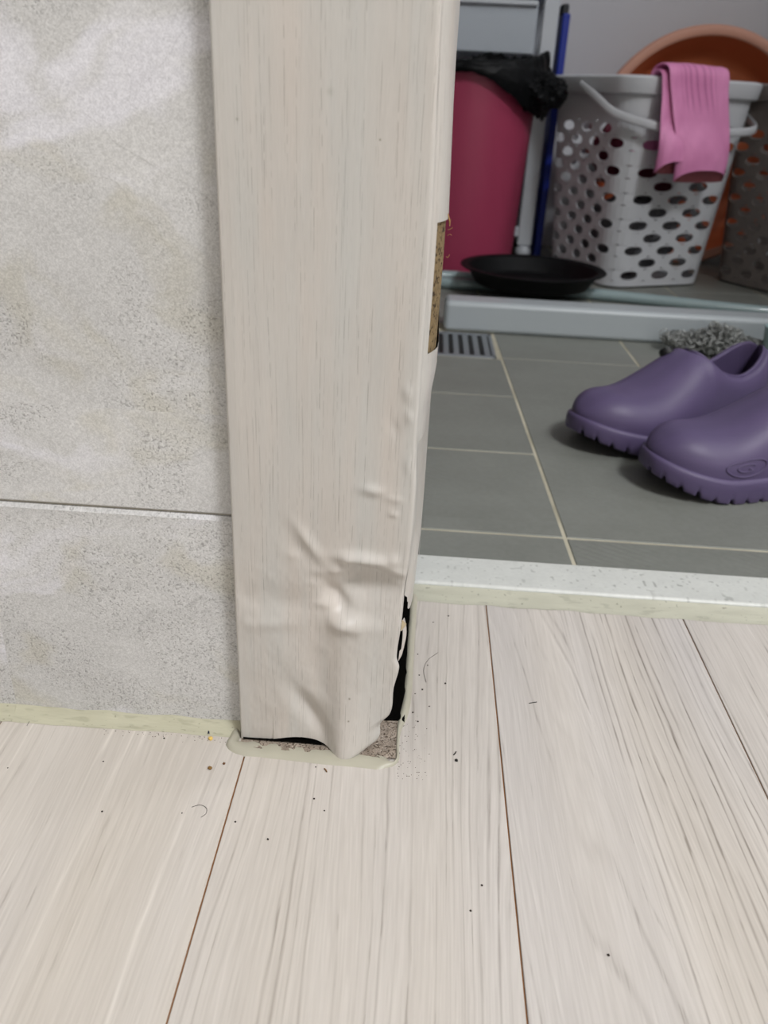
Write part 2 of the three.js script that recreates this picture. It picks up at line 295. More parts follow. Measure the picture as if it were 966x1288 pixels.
// threshold between the rooms
{
  const sh = new THREE.Shape(); const y1 = 0.006, y0 = -0.034, za = -0.479, zb = -0.5185, r = 0.003;
  // profile in (z, y)
  sh.moveTo(za, y0); sh.lineTo(za, y1 - r); sh.absarc(za - r, y1 - r, r, 0, Math.PI / 2, false); sh.lineTo(zb + r, y1); sh.absarc(zb + r, y1 - r, r, Math.PI / 2, Math.PI, false); sh.lineTo(zb, y0); sh.closePath();
  const g = new THREE.ExtrudeGeometry(sh, { depth: 0.81, bevelEnabled: false, curveSegments: 6 });
  // (x=z, y=y, extrude=z) -> world
  const p = g.attributes.position, uv = [];
  for (let i = 0; i < p.count; i++) { const z = p.getX(i), y = p.getY(i), x = p.getZ(i) - 0.005; p.setXYZ(i, x, y, z); uv.push(x / 0.4, (z + y) / 0.1); }
  g.setAttribute('uv', new THREE.Float32BufferAttribute(uv, 2)); g.deleteAttribute('normal');
  const gg = mergeVertices(g.index ? g : g, 1e-6); gg.computeVertexNormals();
  const flat = gg.toNonIndexed(); flat.computeVertexNormals();
  struct(mesh('door_sill', flat, mat({ map: sillT.map, bumpMap: sillT.bump, bumpScale: 0.0001, roughness: 0.4 })), 'off-white speckled stone threshold between plank floor and grey tiles');
}

// ------------------------------------------------------------------ damaged door casing
const casing = struct(root('trim_1'), 'white-washed wood-look door casing with dented and peeling lower end');
const ZF = -0.3216, XL = -0.079;
const G = (x, y, x0, y0, sx, sy, ang, a) => { const c = Math.cos(ang), s = Math.sin(ang), dx = x - x0, dy = y - y0, p = (dx * c + dy * s) / sx, q = (-dx * s + dy * c) / sy; const e = p * p + q * q; return e > 14 ? 0 : a * Math.exp(-e / 2); };
const xrT = [[0, -0.0125], [0.0025, -0.0085], [0.006, -0.0072], [0.0143, -0.0070], [0.022, -0.0024], [0.0387, -0.0016], [0.0521, 0.0004], [0.0587, -0.0011], [0.0755, -0.0001], [0.0827, 0.0003], [0.0942, 0.0006], [0.112, 0.0018], [0.1475, 0.0027], [0.165, 0.0020], [0.2075, 0.0017], [0.258, 0.0019], [0.33, 0.0002], [0.5, 0.0002]];
const ybT = [[-0.079, 0.0006], [-0.0690, 0.0005], [-0.064, 0.0018], [-0.0503, 0.0042], [-0.042, 0.0040], [-0.0367, 0.0030], [-0.030, 0.0014], [-0.0253, 0.0003], [-0.0225, 0.0008], [-0.018, 0.0016], [-0.0127, 0.0026], [-0.0072, 0.0034], [0.01, 0.004]];
function dent(X, Y) {                     // mm in, metres out: how far the thin skin stands proud of its plane
  const x = X * 1000, y = Y * 1000; if (y > 260) return 0;
  let d = 0;
  d += G(x, y, -16.4, 147.2, 3.4, 1.7, -0.05, 0.9);
  d += G(x, y, -44.2, 119.5, 7.5, 1.9, -0.98, 0.85) - G(x, y, -48, 115, 8, 3, -0.98, 0.35);
  d += G(x, y, -31, 105.5, 2.8, 2.0, 0.4, 0.9) + G(x, y, -40, 104, 2.2, 1.6, 0, 0.3) + G(x, y, -51, 112, 2.2, 1.8, 0, 0.35) + G(x, y, -40.5, 97, 3.0, 1.6, 0, 0.3) + G(x, y, -37, 86.5, 3.5, 1.6, 0, 0.5);
  d += G(x, y, -18, 112.2, 8.5, 2.2, -0.06, 2.1) + G(x, y, -5, 107.0, 5.0, 1.9, -0.38, 1.2) + G(x, y, -27, 112.6, 2.2, 2.0, 0, 0.7) + G(x, y, -5.2, 113, 1.6, 2.2, 0, 0.6) + G(x, y, -3.8, 101, 2.2, 2.0, 0, 0.5);
  d -= G(x, y, -16, 97.5, 12, 6.5, 0.12, 3.1);
  d -= G(x, y, -31, 90, 6.5, 2.6, -0.9, 2.2) + G(x, y, -23, 99, 6, 2.4, 0.75, 1.0);
  d += G(x, y, -25.5, 78.5, 4.8, 3.2, -0.3, 2.0) + G(x, y, -31, 77, 2.8, 2.6, 0, 0.9);
  if (y < 86) { const w = smooth(85, 74, y), sx = x < -25.3 ? lerp(5.5, 6.5, y / 80) : lerp(8.5, 15, y / 80); d += w * (1.75 + 3.9 * Math.pow(clamp(1 - y / 60), 1.9)) * Math.exp(-(((x + 25.3) / sx) ** 2) / 2); }
  d -= G(x, y, -43.5, 22, 10.5, 3.4, -1.05, 2.4) + G(x, y, -50, 8, 12, 9, 0, 0.8);
  d += G(x, y, -63, 73.5, 9, 2.6, 0.12, 0.55) - G(x, y, -66, 89, 11, 5, 0, 0.7) - G(x, y, -52, 86, 9, 4, 0.3, 0.5);
  d += G(x, y, -50, 60, 14, 9, 0.6, 0.5) - G(x, y, -40, 52, 4.5, 13, 0.1, 0.7);
  d += G(x, y, -6.5, 143.7, 2.4, 1.2, 0, 0.4) + G(x, y, -6.5, 136.3, 1.3, 1.0, 0, 0.45) + G(x, y, -3.8, 192.5, 1.4, 2.4, 0, 0.5) + G(x, y, -2.4, 182, 1.3, 2.2, 0.3, 0.4) + G(x, y, -8, 176, 1.6, 3, 0.3, -0.3) + G(x, y, -1.5, 160, 1.2, 3, 0, 0.35);
  d += smooth(25, 0, y) * (x < -62 ? 0.4 : 1.0) * 0.5;
  const near = smooth(150, 95, y); d += near * (fbm(x * 0.16, y * 0.13, 3, 7) - 0.5) * 0.32;
  d += (fbm(x * 0.04, y * 0.012, 2, 3) - 0.5) * 0.5 * smooth(260, 200, y);
  return d * 0.0017;
}
const curlT = [[0, 0.0042], [0.014, 0.0040], [0.025, 0.003], [0.05, 0.0022], [0.09, 0.002], [2, 0.002]];   // how far the right edge bends back
{
  const NU = 190, NV = 330, YT = 2.06;
  const rowY = (j) => j < 300 ? Math.pow(j / 300, 1.15) * 0.27 : lerp(0.27, 0.45, Math.min(1, (j - 300) / 20)) + (j > 320 ? (YT - 0.45) * (j - 320) / 10 : 0);
  const cornerR = 0.0022;
  const g = grid(NU, NV, (u, v, i, j) => {
    const y0 = rowY(j), xr = table(xrT, y0);
    let x, z = 0;
    const NL = 6;                          // columns that turn back to the wall at the left edge
    if (i < NL) { const a = i / NL; const ang = (1 - a) * Math.PI / 2; x = XL + 0.0012 * (1 - Math.sin(ang)); z = -0.0012 * (1 - Math.cos(ang)) - (i === 0 ? 0.0095 : 0); }
    else {
      const s = Math.pow((i - NL) / (NU - NL), 1); x = lerp(XL + 0.0012, xr, s);
      const e = xr - x, cz = table(curlT, y0), rr = lerp(0.0022, 0.012, smooth(0.03, 0.0, y0)); if (e < rr) z -= cz * (1 - Math.sqrt(Math.max(0, 1 - (1 - e / rr) ** 2)));
    }
    const yb = table(ybT, x), y = y0 + yb * Math.exp(-y0 / 0.02);
    const fade = smooth(XL, XL + 0.006, x);
    return [x, y, ZF + z + dent(x, y) * fade, (x - XL) / 0.10, y / 0.5];
  });
  part('front_panel', g, veneerM, casing, 'dented pale wood-look face of the casing');
}
// reveal side: from the front corner round into the doorway, with one strip torn off
const xbT = [[0, 0.0048], [0.0874, 0.0046], [0.1097, 0.0057], [0.125, 0.0046], [0.1388, 0.0033], [0.150, 0.0040], [0.1625, 0.0048], [0.188, 0.0065], [0.2026, 0.0078], [0.256, 0.0082], [0.29, 0.0068], [0.33, 0.0052], [2.1, 0.0052]];
const revealPt = (s, y) => {              // s 0..1: 0 front corner, .55 outer corner, 1 back at the threshold
  const xr = table(xrT, y), xb = table(xbT, y) + (y < 0.2 ? 0.0006 * (vn(y * 130, 1, 4) - 0.5) : 0), z0 = ZF - 0.0018 + (y < 0.26 ? dent(xr, y) * 0.6 : 0);
  if (s < 0.55) { const t = s / 0.55; return [lerp(xr, xb, t) + 0.0007 * Math.sin(Math.PI * t) * (y < 0.17 ? Math.sin(y * 150) : 1), z0 - 0.0165 * Math.pow(t, 1.15)]; }
  const t = (s - 0.55) / 0.45; return [lerp(xb, 0.0090, Math.pow(t, 0.7)), lerp(z0 - 0.0165, -0.4795, t)];
};
{
  const piece = (s0, s1, yA, yB, n, name) => part(name, grid(14, n, (u, v) => {
    const s = lerp(s0, s1, u), lo = typeof yA === 'function' ? yA(s) : yA, y = lerp(lo, yB, v), [x, z] = revealPt(s, y);
    return [x, y, z, 0.80 + (s < 0.55 ? s / 0.55 * 0.17 : 0.17 + (s - 0.55) / 0.45 * 1.38), y / 0.5];
  }), veneerM, casing);
  const W0 = 0.2088, W1 = 0.2585, sw = 0.12;
  piece(0, 1, (s) => lerp(0.092, 0.078, smooth(0, 0.55, s)) - 0.070 * smooth(0.80, 1, s) + 0.003 * (vn(s * 14, 3, 8) - 0.5), W0 - 0.001, 120, 'reveal_panel');
  piece(0, sw, W0 - 0.001, W1, 30, 'reveal_edge');
  piece(0, 1, W1, 2.06, 90, 'reveal_panel');
  // exposed fibreboard under the torn strip
  part('fibreboard', grid(14, 40, (u, v) => { const s = lerp(0.05, 1, u), y = lerp(W0 - 0.02, W1 + 0.012, v), [x, z] = revealPt(s, y); return [x - 0.0009, y, z - 0.0008, u * 0.6, v]; }), mdfM, casing, 'bare brown fibreboard where the wood-look film is torn off');
  // thin broken film along the tear
  const lip = [], r = rng(4);
  for (let k = 0; k < 4; k++) { const y = lerp(W0 + 0.03, W1 + 0.001, r()), [x, z] = revealPt(0.56, y), L = 0.0006 + 0.0014 * r(); lip.push(tube([[x, y, z], [x + L * 0.6, y + L * (r() - 0.3), z + 0.0004], [x + L, y + L * (r() - 0.2), z + 0.0006]], 0.00010, 5, 4)); }
  for (let k = 0; k < 3; k++) { const [x, z] = revealPt(0.5, W1 + 0.001); lip.push(tube([[x, W1 + 0.002, z], [x + 0.001, W1 - 0.001 - k * 0.0007, z + 0.001]], 0.00018, 4, 4)); }
  part('torn_fibres', merge(lip), mat({ color: 0xb08a58, roughness: 0.9 }), casing);
}
// dark hollow behind the torn foot, and the core above it
part('core', box(-0.0775, -0.0005, 0.125, 2.06, -0.479, ZT), mat({ color: 0x6e5232, roughness: 1 }), casing);
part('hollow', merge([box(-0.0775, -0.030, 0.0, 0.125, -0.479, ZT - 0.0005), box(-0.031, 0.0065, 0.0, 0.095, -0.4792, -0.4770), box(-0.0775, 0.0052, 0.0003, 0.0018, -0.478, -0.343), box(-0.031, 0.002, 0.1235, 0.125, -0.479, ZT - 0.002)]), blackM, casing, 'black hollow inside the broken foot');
{
  const flap = grid(3, 14, (u, v) => { const y = lerp(0.054, 0.0765, v), b = Math.sin(Math.PI * v); return [lerp(-0.0002, 0.0013 + 0.0012 * b, u) + 0.0004 * b, y, -0.3255 - 0.005 * u - 0.003 * b, 0.9 + u * 0.02, v * 0.1]; }, (i, j) => i === 0 && j > 2 && j < 10);
  part('torn_flap', flap, veneerM, casing, 'curled sliver of torn film over the dark hole');
  const sh = new THREE.BufferGeometry(); sh.setAttribute('position', new THREE.Float32BufferAttribute([0, 0.0715, -0.326, 0.0026, 0.0725, -0.331, 0.0003, 0.0775, -0.327, 0, 0.0715, -0.326, 0.0015, 0.0708, -0.330, 0.0026, 0.0725, -0.331], 3)); sh.setAttribute('uv', new THREE.Float32BufferAttribute(new Array(12).fill(0.5), 2)); sh.computeVertexNormals();
  part('splinter', sh, mat({ color: 0xb9a888, roughness: 0.9 }), casing);
}
// the old footprint of the casing: a dirty pocket inside a lip of sealant
part('dirt_pad', grid(40, 20, (u, v) => { const x = lerp(-0.0785, 0.0016, u), z = lerp(-0.346, -0.3150, v); return [x, 0.0004 + 0.0012 * fbm(u * 18, v * 9, 3, 2), z, u * 1.2, v * 0.5]; }), dirtM, casing, 'gritty brown dirt packed at the foot of the casing');

part('gap', grid(20, 4, (u, v) => [lerp(-0.0775, -0.0150, u), 0.0019, lerp(-0.346, -0.3203, v)]), blackM, casing);

// ------------------------------------------------------------------ sealant beads
{
  const prof = (w, h, f) => (j) => { const a = []; for (let i = 0; i <= 8; i++) { const t = i / 8, n = 0.8 + 0.4 * vn(j * 0.21, 2, 7); a.push([-w / 2 + w * t, h * n * Math.sin(Math.PI * t) ** (f || 0.6) - 0.0002]); } return a; };
  // along the tiled wall: a sloping fillet
  const g1 = grid(8, 160, (u, v, i, j) => { const x = lerp(-0.42, -0.0800, v), n = (fbm(x * 60, 1, 3, 4) - 0.5); const t = u; const H = 0.0052 + 0.0022 * n, D = 0.0078 + 0.003 * (fbm(x * 45, 7, 3, 9) - 0.5); const k = Math.pow(1 - t, 1.6); return [x, H * k + 0.0001, ZT + 0.0010 + D * t, x / 0.2, t]; });
  struct(mesh('trim_2', g1, caulkM(185, 182, 160, 3)), 'yellowed sealant bead along the foot of the tiled wall');
  // around the foot of the casing
  const path = curve2([[-0.0822, -0.3300], [-0.0822, -0.323], [-0.0826, -0.3180], [-0.079, -0.3160], [-0.0699, -0.3158], [-0.0371, -0.3142], [-0.0080, -0.3132], [-0.0004, -0.3118], [0.0022, -0.3145], [0.0022, -0.3250], [0.0024, -0.3380], [0.0040, -0.3480], [0.0054, -0.3590], [0.0060, -0.3750], [0.0064, -0.42], [0.0072, -0.470]], 150);
  const pf = (j) => { const t = j / 150, front = smooth(0.03, 0.09, t) * (1 - smooth(0.345, 0.375, t)), thin = smooth(0.355, 0.385, t) * (1 - smooth(0.45, 0.53, t)); const w = lerp(lerp(0.0056, 0.0124, front), 0.0021, thin), n = 0.8 + 0.4 * vn(j * 0.3, 2, 7), h = lerp(lerp(0.0026, 0.0015, front), 0.0016, thin); const a = []; for (let i = 0; i <= 8; i++) { const q = i / 8; a.push([-w / 2 + w * q, h * n * Math.sin(Math.PI * q) ** 0.7 - 0.0002]); } return a; };
  struct(mesh('trim_3', sweep(path, pf), caulkM(176, 172, 156, 8)), 'greyish sealant lip around the foot of the door casing');
  // in front of the threshold
  const g3 = grid(8, 200, (u, v) => { const x = lerp(0.004, 0.80, v), n = fbm(x * 40, 3, 3, 5) - 0.5, n2 = fbm(x * 55, 9, 3, 6) - 0.5, t = u; return [x, (0.0042 + 0.001 * n) * Math.pow(1 - t, 1.5) + 0.0001, -0.4788 + (0.0150 + 0.003 * n2 + 0.001 * n) * t, x / 0.2, t]; });
  struct(mesh('trim_4', g3, caulkM(187, 186, 170, 13)), 'yellowed sealant bead in front of the stone threshold');
}

// ------------------------------------------------------------------ debris on the planks
{
  const r = rng(9), lumpy = (rad, s) => { const g = new THREE.IcosahedronGeometry(rad, 1), p = g.attributes.position; for (let i = 0; i < p.count; i++) { const k = 0.75 + 0.5 * h2(Math.round(p.getX(i) / rad * 50), Math.round(p.getY(i) / rad * 50 + p.getZ(i) / rad * 90), s); p.setXYZ(i, p.getX(i) * k, p.getY(i) * k * 0.8, p.getZ(i) * k); } g.computeVertexNormals(); return g; };
  const one = (name, x, z, rad, col, label, cat) => { const m = mesh(name, lumpy(rad, Math.round(x * 1e4)), mat({ color: col, roughness: 0.8 })); m.position.set(x, rad * 0.55, z); return tag(m, label, cat); };
  one('crumb', -0.0943, -0.3200, 0.0012, 0xe2c06a, 'yellow crumb on the plank just left of the casing foot', 'crumb');
  one('crumb', -0.0896, -0.2996, 0.0011, 0x7a5a2c, 'brown crumb on the plank in front of the yellow crumb', 'crumb');
  one('crumb', -0.0835, -0.3035, 0.0007, 0x6a4a30, 'tiny brown crumb beside the plank seam near the casing foot', 'crumb');
  one('crumb', 0.0326, -0.3177, 0.0008, 0x15110d, 'black grain on the plank right of the casing foot', 'crumb');
  const sliver = (name, a, b, rad, col, label, cat) => tag(mesh(name, tube([[a[0], rad, a[1]], [(a[0] + b[0]) / 2 + 0.0002, rad * 1.3, (a[1] + b[1]) / 2], [b[0], rad, b[1]]], rad, 8, 6), mat({ color: col, roughness: 0.8 })), label, cat);
  sliver('splinter', [-0.0972, -0.3262], [-0.0962, -0.3232], 0.0005, 0x22283a, 'dark blue-grey sliver lying behind the yellow crumb', 'splinter');
  sliver('splinter', [0.0745, -0.3668], [0.0790, -0.3684], 0.00022, 0x17120e, 'thin black splinter lying across the middle plank', 'splinter');
  sliver('splinter', [0.0312, -0.3215], [0.0326, -0.3240], 0.0003, 0x1c1712, 'short dark splinter behind the black grain right of the casing', 'splinter');
  sliver('splinter', [-0.0335, -0.3052], [-0.0320, -0.3030], 0.00035, 0x7d5c3a, 'short brown splinter in front of the casing foot', 'splinter');
  const hairs = [[[[-0.092, -0.2745], [-0.0885, -0.2762], [-0.0850, -0.2745], [-0.0845, -0.2712], [-0.0862, -0.2690]], 'curled hair on the left plank near the seam'], [[[0.0165, -0.3790], [0.0150, -0.3900], [0.0175, -0.4000], [0.0235, -0.4080]], 'fine bent hair on the plank beside the torn casing side'], [[[0.0560, -0.2630], [0.0575, -0.2595]], null], [[[-0.1910, -0.3250], [-0.1905, -0.3195]], 'short dark hair by the wall sealant at the far left']];
  for (const [p, l] of hairs) if (l) tag(mesh('hair', tube(p.map(([x, z]) => [x, 0.0003, z]), 0.00011, 30, 5), mat({ color: 0x2a221c, roughness: 0.6 })), l, 'hair');
  const dots = [[-0.1428, -0.299], [-0.0955, -0.2707], [-0.0534, -0.2596], [-0.0302, -0.2786], [-0.0379, -0.306], [0.0304, -0.4486], [0.0205, -0.4402], [0.0173, -0.3949], [0.0419, -0.2442], [0.0366, -0.2314], [0.0907, -0.2163], [0.0276, -0.379], [-0.036, -0.2853], [-0.1867, -0.2901], [0.0112, -0.405], [0.0125, -0.385], [0.0145, -0.372], [0.0105, -0.368], [0.0185, -0.358], [0.0095, -0.352], [0.0125, -0.345], [-0.132, -0.268], [-0.118, -0.318], [-0.070, -0.268]];
  const proto = lumpy(0.0005, 3), dm = mat({ color: 0x2b221a, roughness: 0.9 });
  for (const [x, z] of dots) { const m = mesh('dirt_speck', proto, dm); const k = 0.55 + 0.55 * r(); m.scale.setScalar(k); m.rotation.y = r() * 6; m.position.set(x, 0.0003 * k, z); tag(m, 'tiny dark speck of dirt on the pale planks', 'speck', 'dirt specks scattered on the plank floor'); }
  // dust too fine to count beside the casing foot
  const list = []; for (let k = 0; k < 70; k++) { const a = r(), x = 0.003 + Math.pow(r(), 1.6) * 0.016, z = lerp(-0.35, -0.302, a), g = new THREE.OctahedronGeometry(0.00012 + 0.00018 * r(), 0); g.translate(x, 0.0002, z); list.push(g); }
  for (let k = 0; k < 60; k++) { const x = lerp(-0.16, -0.083, r()), z = -0.3215 + 0.006 * r() * r(), g = new THREE.OctahedronGeometry(0.00012 + 0.00016 * r(), 0); g.translate(x, 0.0002, z); list.push(g); }
  const dust = tag(mesh('dust', merge(list), mat({ color: 0x5b4c40, roughness: 1 })), 'fine dark dust sprinkled around the casing foot', 'dust'); dust.userData.kind = 'stuff';
}

// ------------------------------------------------------------------ drain, curb, hose
{
  const d = root('floor_drain', [0.0605, BY, -1.2335]), steel = mat({ color: 0x8a8f94, metalness: 0.5, roughness: 0.45 });
  part('pit', box(-0.051, 0.051, -0.004, -0.0005, -0.067, 0.067), mat({ color: 0x0d0d0e }), d);
  part('frame', merge([box(-0.052, 0.052, -0.003, 0.0012, 0.058, 0.068, 0.001), box(-0.052, 0.052, -0.003, 0.0012, -0.068, -0.058, 0.001), box(-0.052, -0.046, -0.003, 0.0012, -0.068, 0.068, 0.001), box(0.046, 0.052, -0.003, 0.0012, -0.068, 0.068, 0.001)]), steel, d);
  for (let k = 0; k < 6; k++) part('bar', box(-0.0405 + k * 0.0152, -0.0320 + k * 0.0152, -0.002, 0.001, -0.06, 0.06, 0.001), steel, d);
  tag(d, 'square slotted grey floor drain set against the white curb', 'floor drain');
  const c = new RoundedBoxGeometry(1.70, 0.049, 0.055, 5, 0.009); c.translate(0.036 + 0.85, BY + 0.0245 - 0.0005, -1.332);
  struct(mesh('trim_5', c, mat({ color: 0xb0b7ba, roughness: 0.35 })), 'low white curb across the bathroom floor');
  const hy = BY + 0.0105;
  tag(mesh('hose', tube([[1.5, hy, -1.43], [1.0, hy, -1.485], [0.62, hy, -1.545], [0.35, hy, -1.610], [0.16, hy, -1.640], [0.05, hy, -1.640], [0.0, hy, -1.665], [0.0, hy, -1.700], [0.06, hy, -1.715], [0.16, hy, -1.700], [0.28, hy, -1.675]], 0.0105, 160, 14), mat({ color: 0x98abad, roughness: 0.25, clearcoat: 0.5 })), 'pale grey-green hose lying on the tiles behind the white curb', 'hose');
}

// ------------------------------------------------------------------ black tray
{
  const t = root('tray', [0.205, -0.0085, -1.612]);
  const pr = [[0, 0], [0.100, 0], [0.107, 0.004], [0.110, 0.012], [0.124, 0.044], [0.126, 0.048], [0.136, 0.049], [0.1375, 0.051], [0.136, 0.053], [0.124, 0.0525], [0.120, 0.047], [0.106, 0.014], [0.102, 0.007], [0.094, 0.004], [0, 0.004]].map(([x, y]) => new THREE.Vector2(x, y));
  part('bowl', new THREE.LatheGeometry(pr, 56).scale(1, 0.64, 1), mat({ color: 0x050608, roughness: 0.6, specularIntensity: 0.4 }), t);
  tag(t, 'shallow round black plastic tray in front of the pink bin', 'tray');
}

// ------------------------------------------------------------------ pink bin and black bag
const BIN = [0.072, BY, -1.880];
{
  const b = root('pink_bin', BIN);
  const pr = [[0, 0], [0.108, 0], [0.114, 0.006], [0.133, 0.380], [0.138, 0.381], [0.140, 0.385], [0.138, 0.390], [0.132, 0.391], [0.129, 0.386], [0.110, 0.010], [0, 0.008]].map(([x, y]) => new THREE.Vector2(x, y));
  const m = mat({ color: 0xa03a58, roughness: 0.42 });
  part('bucket', new THREE.LatheGeometry(pr, 72), m, b);
  part('rim', new THREE.TorusGeometry(0.1375, 0.0042, 10, 72).rotateX(Math.PI / 2).translate(0, 0.386, 0), m, b);
  tag(b, 'tall deep-pink plastic bin lined with a black bag', 'bin');
  const bag = root('bin_bag', BIN);
  const hang = (a) => {                    // a: 0 = +z (towards the camera), + = towards +x
    let d = a; while (d > Math.PI) d -= 2 * Math.PI; while (d < -Math.PI) d += 2 * Math.PI;
    return 0.012 + 0.072 * smooth(-0.15, 1.15, d) * (1 - smooth(1.9, 2.8, d)) + 0.03 * smooth(-1.6, -2.6, d);
  };
  const g = grid(220, 56, (u, v, i) => {
    const a = (i % 220) / 220 * Math.PI * 2, s = Math.sin(a), c = Math.cos(a), H = hang(a);
    const n = fbm(s * 5 + 7 + v * 2, c * 5 + v * 4, 4, 3) - 0.5, n2 = fbm(s * 16 + 3, c * 16 + v * 7, 3, 5) - 0.5, fold = Math.abs(vn(a * 9 + v * 1.5, 2, 8) - 0.5);
    let rr, y; const side = smooth(0.3, 1.3, a > Math.PI ? a - 2 * Math.PI : a);
    if (v < 0.4) { const t = v / 0.4; rr = lerp(0.112, 0.131, t); y = lerp(0.20, 0.392, t); }
    else if (v < 0.6) { const t = (v - 0.4) / 0.2, an = Math.PI * (1 - t); rr = 0.138 + 0.0095 * Math.cos(an); y = 0.390 + (0.010 + 0.020 * side) * Math.sin(an); }
    else { const t = (v - 0.6) / 0.4; rr = 0.1475 + 0.008 * Math.sin(Math.PI * t) * (0.4 + side) + 0.002; y = 0.390 - H * t; }
    const k = smooth(0.3, 0.5, v);
    rr += k * (0.010 * Math.max(n, -0.15) + 0.007 * Math.abs(n2) + 0.006 * fold * (v > 0.6 ? 1 : 0.4)) * (0.35 + side);
    y += k * (0.012 * n + 0.010 * n2) * (0.5 + side);
    return [rr * s, y, rr * c];
  });
  const bm = mat({ color: 0x040507, roughness: 0.5, specularIntensity: 0.35 });
  part('folded_rim', weldNormals(g), bm, bag);
  // gathered knot of film at the right
  const kn = new THREE.IcosahedronGeometry(1, 24), p = kn.attributes.position;
  for (let i = 0; i < p.count; i++) { const x = p.getX(i), y = p.getY(i), z = p.getZ(i), k = 0.72 + 0.42 * fbm(x * 2.2 + 4, y * 2.2 + z * 1.7, 3, 6) + 0.30 * Math.abs(fbm(x * 5 + z * 3, y * 5 - z * 3, 3, 9) - 0.5); p.setXYZ(i, x * k * 0.050, y * k * 0.040, z * k * 0.052); }
  kn.computeVertexNormals(); const k2 = mergeVertices(kn); k2.computeVertexNormals();
  const knot = part('crumpled_edge', k2, bm, bag); knot.position.set(0.128, 0.352, 0.072);
  tag(bag, 'crumpled black plastic bag folded over the rim of the pink bin', 'bin bag');
}

// ------------------------------------------------------------------ white drawer rack and blue board
{
  const W = mat({ color: 0xc9ced4, roughness: 0.4 }), D = mat({ color: 0xb4bcc4, roughness: 0.45 }), g = root('storage_rack', [0.09, BY, -2.13]);
  const x0 = -0.185, x1 = 0.158, zf = 0.100, zb = -0.105;
  for (const [x, z] of [[x0, zf], [x1 - 0.034, zf], [x0, zb + 0.02], [x1 - 0.034, zb + 0.02]]) part('post', box(x, x + 0.034, 0.03, 0.80, z - 0.02, z, 0.005), W, g);
  for (const [i, y] of [0.05, 0.233, 0.533, 0.78].entries()) part('shelf', box(x0, x1, y, y + 0.022, zb, zf - 0.003, 0.003), W, g);
  for (const y of [0.262, 0.430]) {}
  const dr = (y0, y1) => { const d = part('drawer', merge([box(x0 + 0.04, x1 - 0.044, y0, y1, zf - 0.020, zf - 0.006, 0.004), box(x0 + 0.045, x1 - 0.049, y0, y1 - 0.02, zb + 0.01, zf - 0.018)]), D, g); part('lip', box(x0 + 0.042, x1 - 0.046, y1 - 0.008, y1 + 0.002, zf - 0.010, zf + 0.004, 0.003), W, d); };
  dr(0.425, 0.522); dr(0.085, 0.220); dr(0.565, 0.765);
  for (const [x, z] of [[x0 + 0.017, zf - 0.012], [x1 - 0.017, zf - 0.012], [x0 + 0.017, zb + 0.012], [x1 - 0.017, zb + 0.012]]) part('foot', new THREE.SphereGeometry(0.019, 20, 14).scale(1, 0.86, 1).translate(x, 0.0164, z), W, g);
  tag(g, 'white plastic drawer rack standing behind the pink bin', 'rack');
  const b = root('blue_board', [0.2635, BY, -2.09]);
  part('panel', box(-0.006, 0.010, 0.0, 0.505, -0.10, 0.05, 0.004), mat({ color: 0x0b2a96, roughness: 0.4 }), b);
  part('grip', box(-0.006, 0.009, 0.505, 0.525, -0.07, 0.02, 0.004), mat({ color: 0x202226, roughness: 0.5 }), b);
  tag(b, 'narrow blue plastic board standing upright beside the white rack', 'board');
}

// ------------------------------------------------------------------ orange basin against the wall
{
  const b = root('basin', [0.607, BY, -2.10]);
  const R = 0.252, om = mat({ color: 0xd9794e, roughness: 0.45 }), rm = mat({ color: 0xd89f88, roughness: 0.5 });
  const v = (a) => a.map(([x, y]) => new THREE.Vector2(x, y));
  const place = (g) => g.rotateX(Math.PI / 2).rotateX(-0.06).translate(0, R + 0.002, 0);
  part('bowl', place(new THREE.LatheGeometry(v([[0, -0.085], [0.12, -0.084], [0.185, -0.078], [0.208, -0.062], [0.228, -0.006], [0.231, -0.001], [0.232, -0.006], [0.213, -0.064], [0.190, -0.083], [0.12, -0.089], [0, -0.090]]), 96)), om, b);
  part('rim', place(new THREE.LatheGeometry(v([[0.229, -0.004], [0.232, 0.001], [0.246, 0.001], [0.251, -0.003], [0.252, -0.010], [0.249, -0.011], [0.246, -0.005], [0.232, -0.004]]), 96)), rm, b);
  tag(b, 'large round orange basin standing on edge against the back wall', 'basin');
}

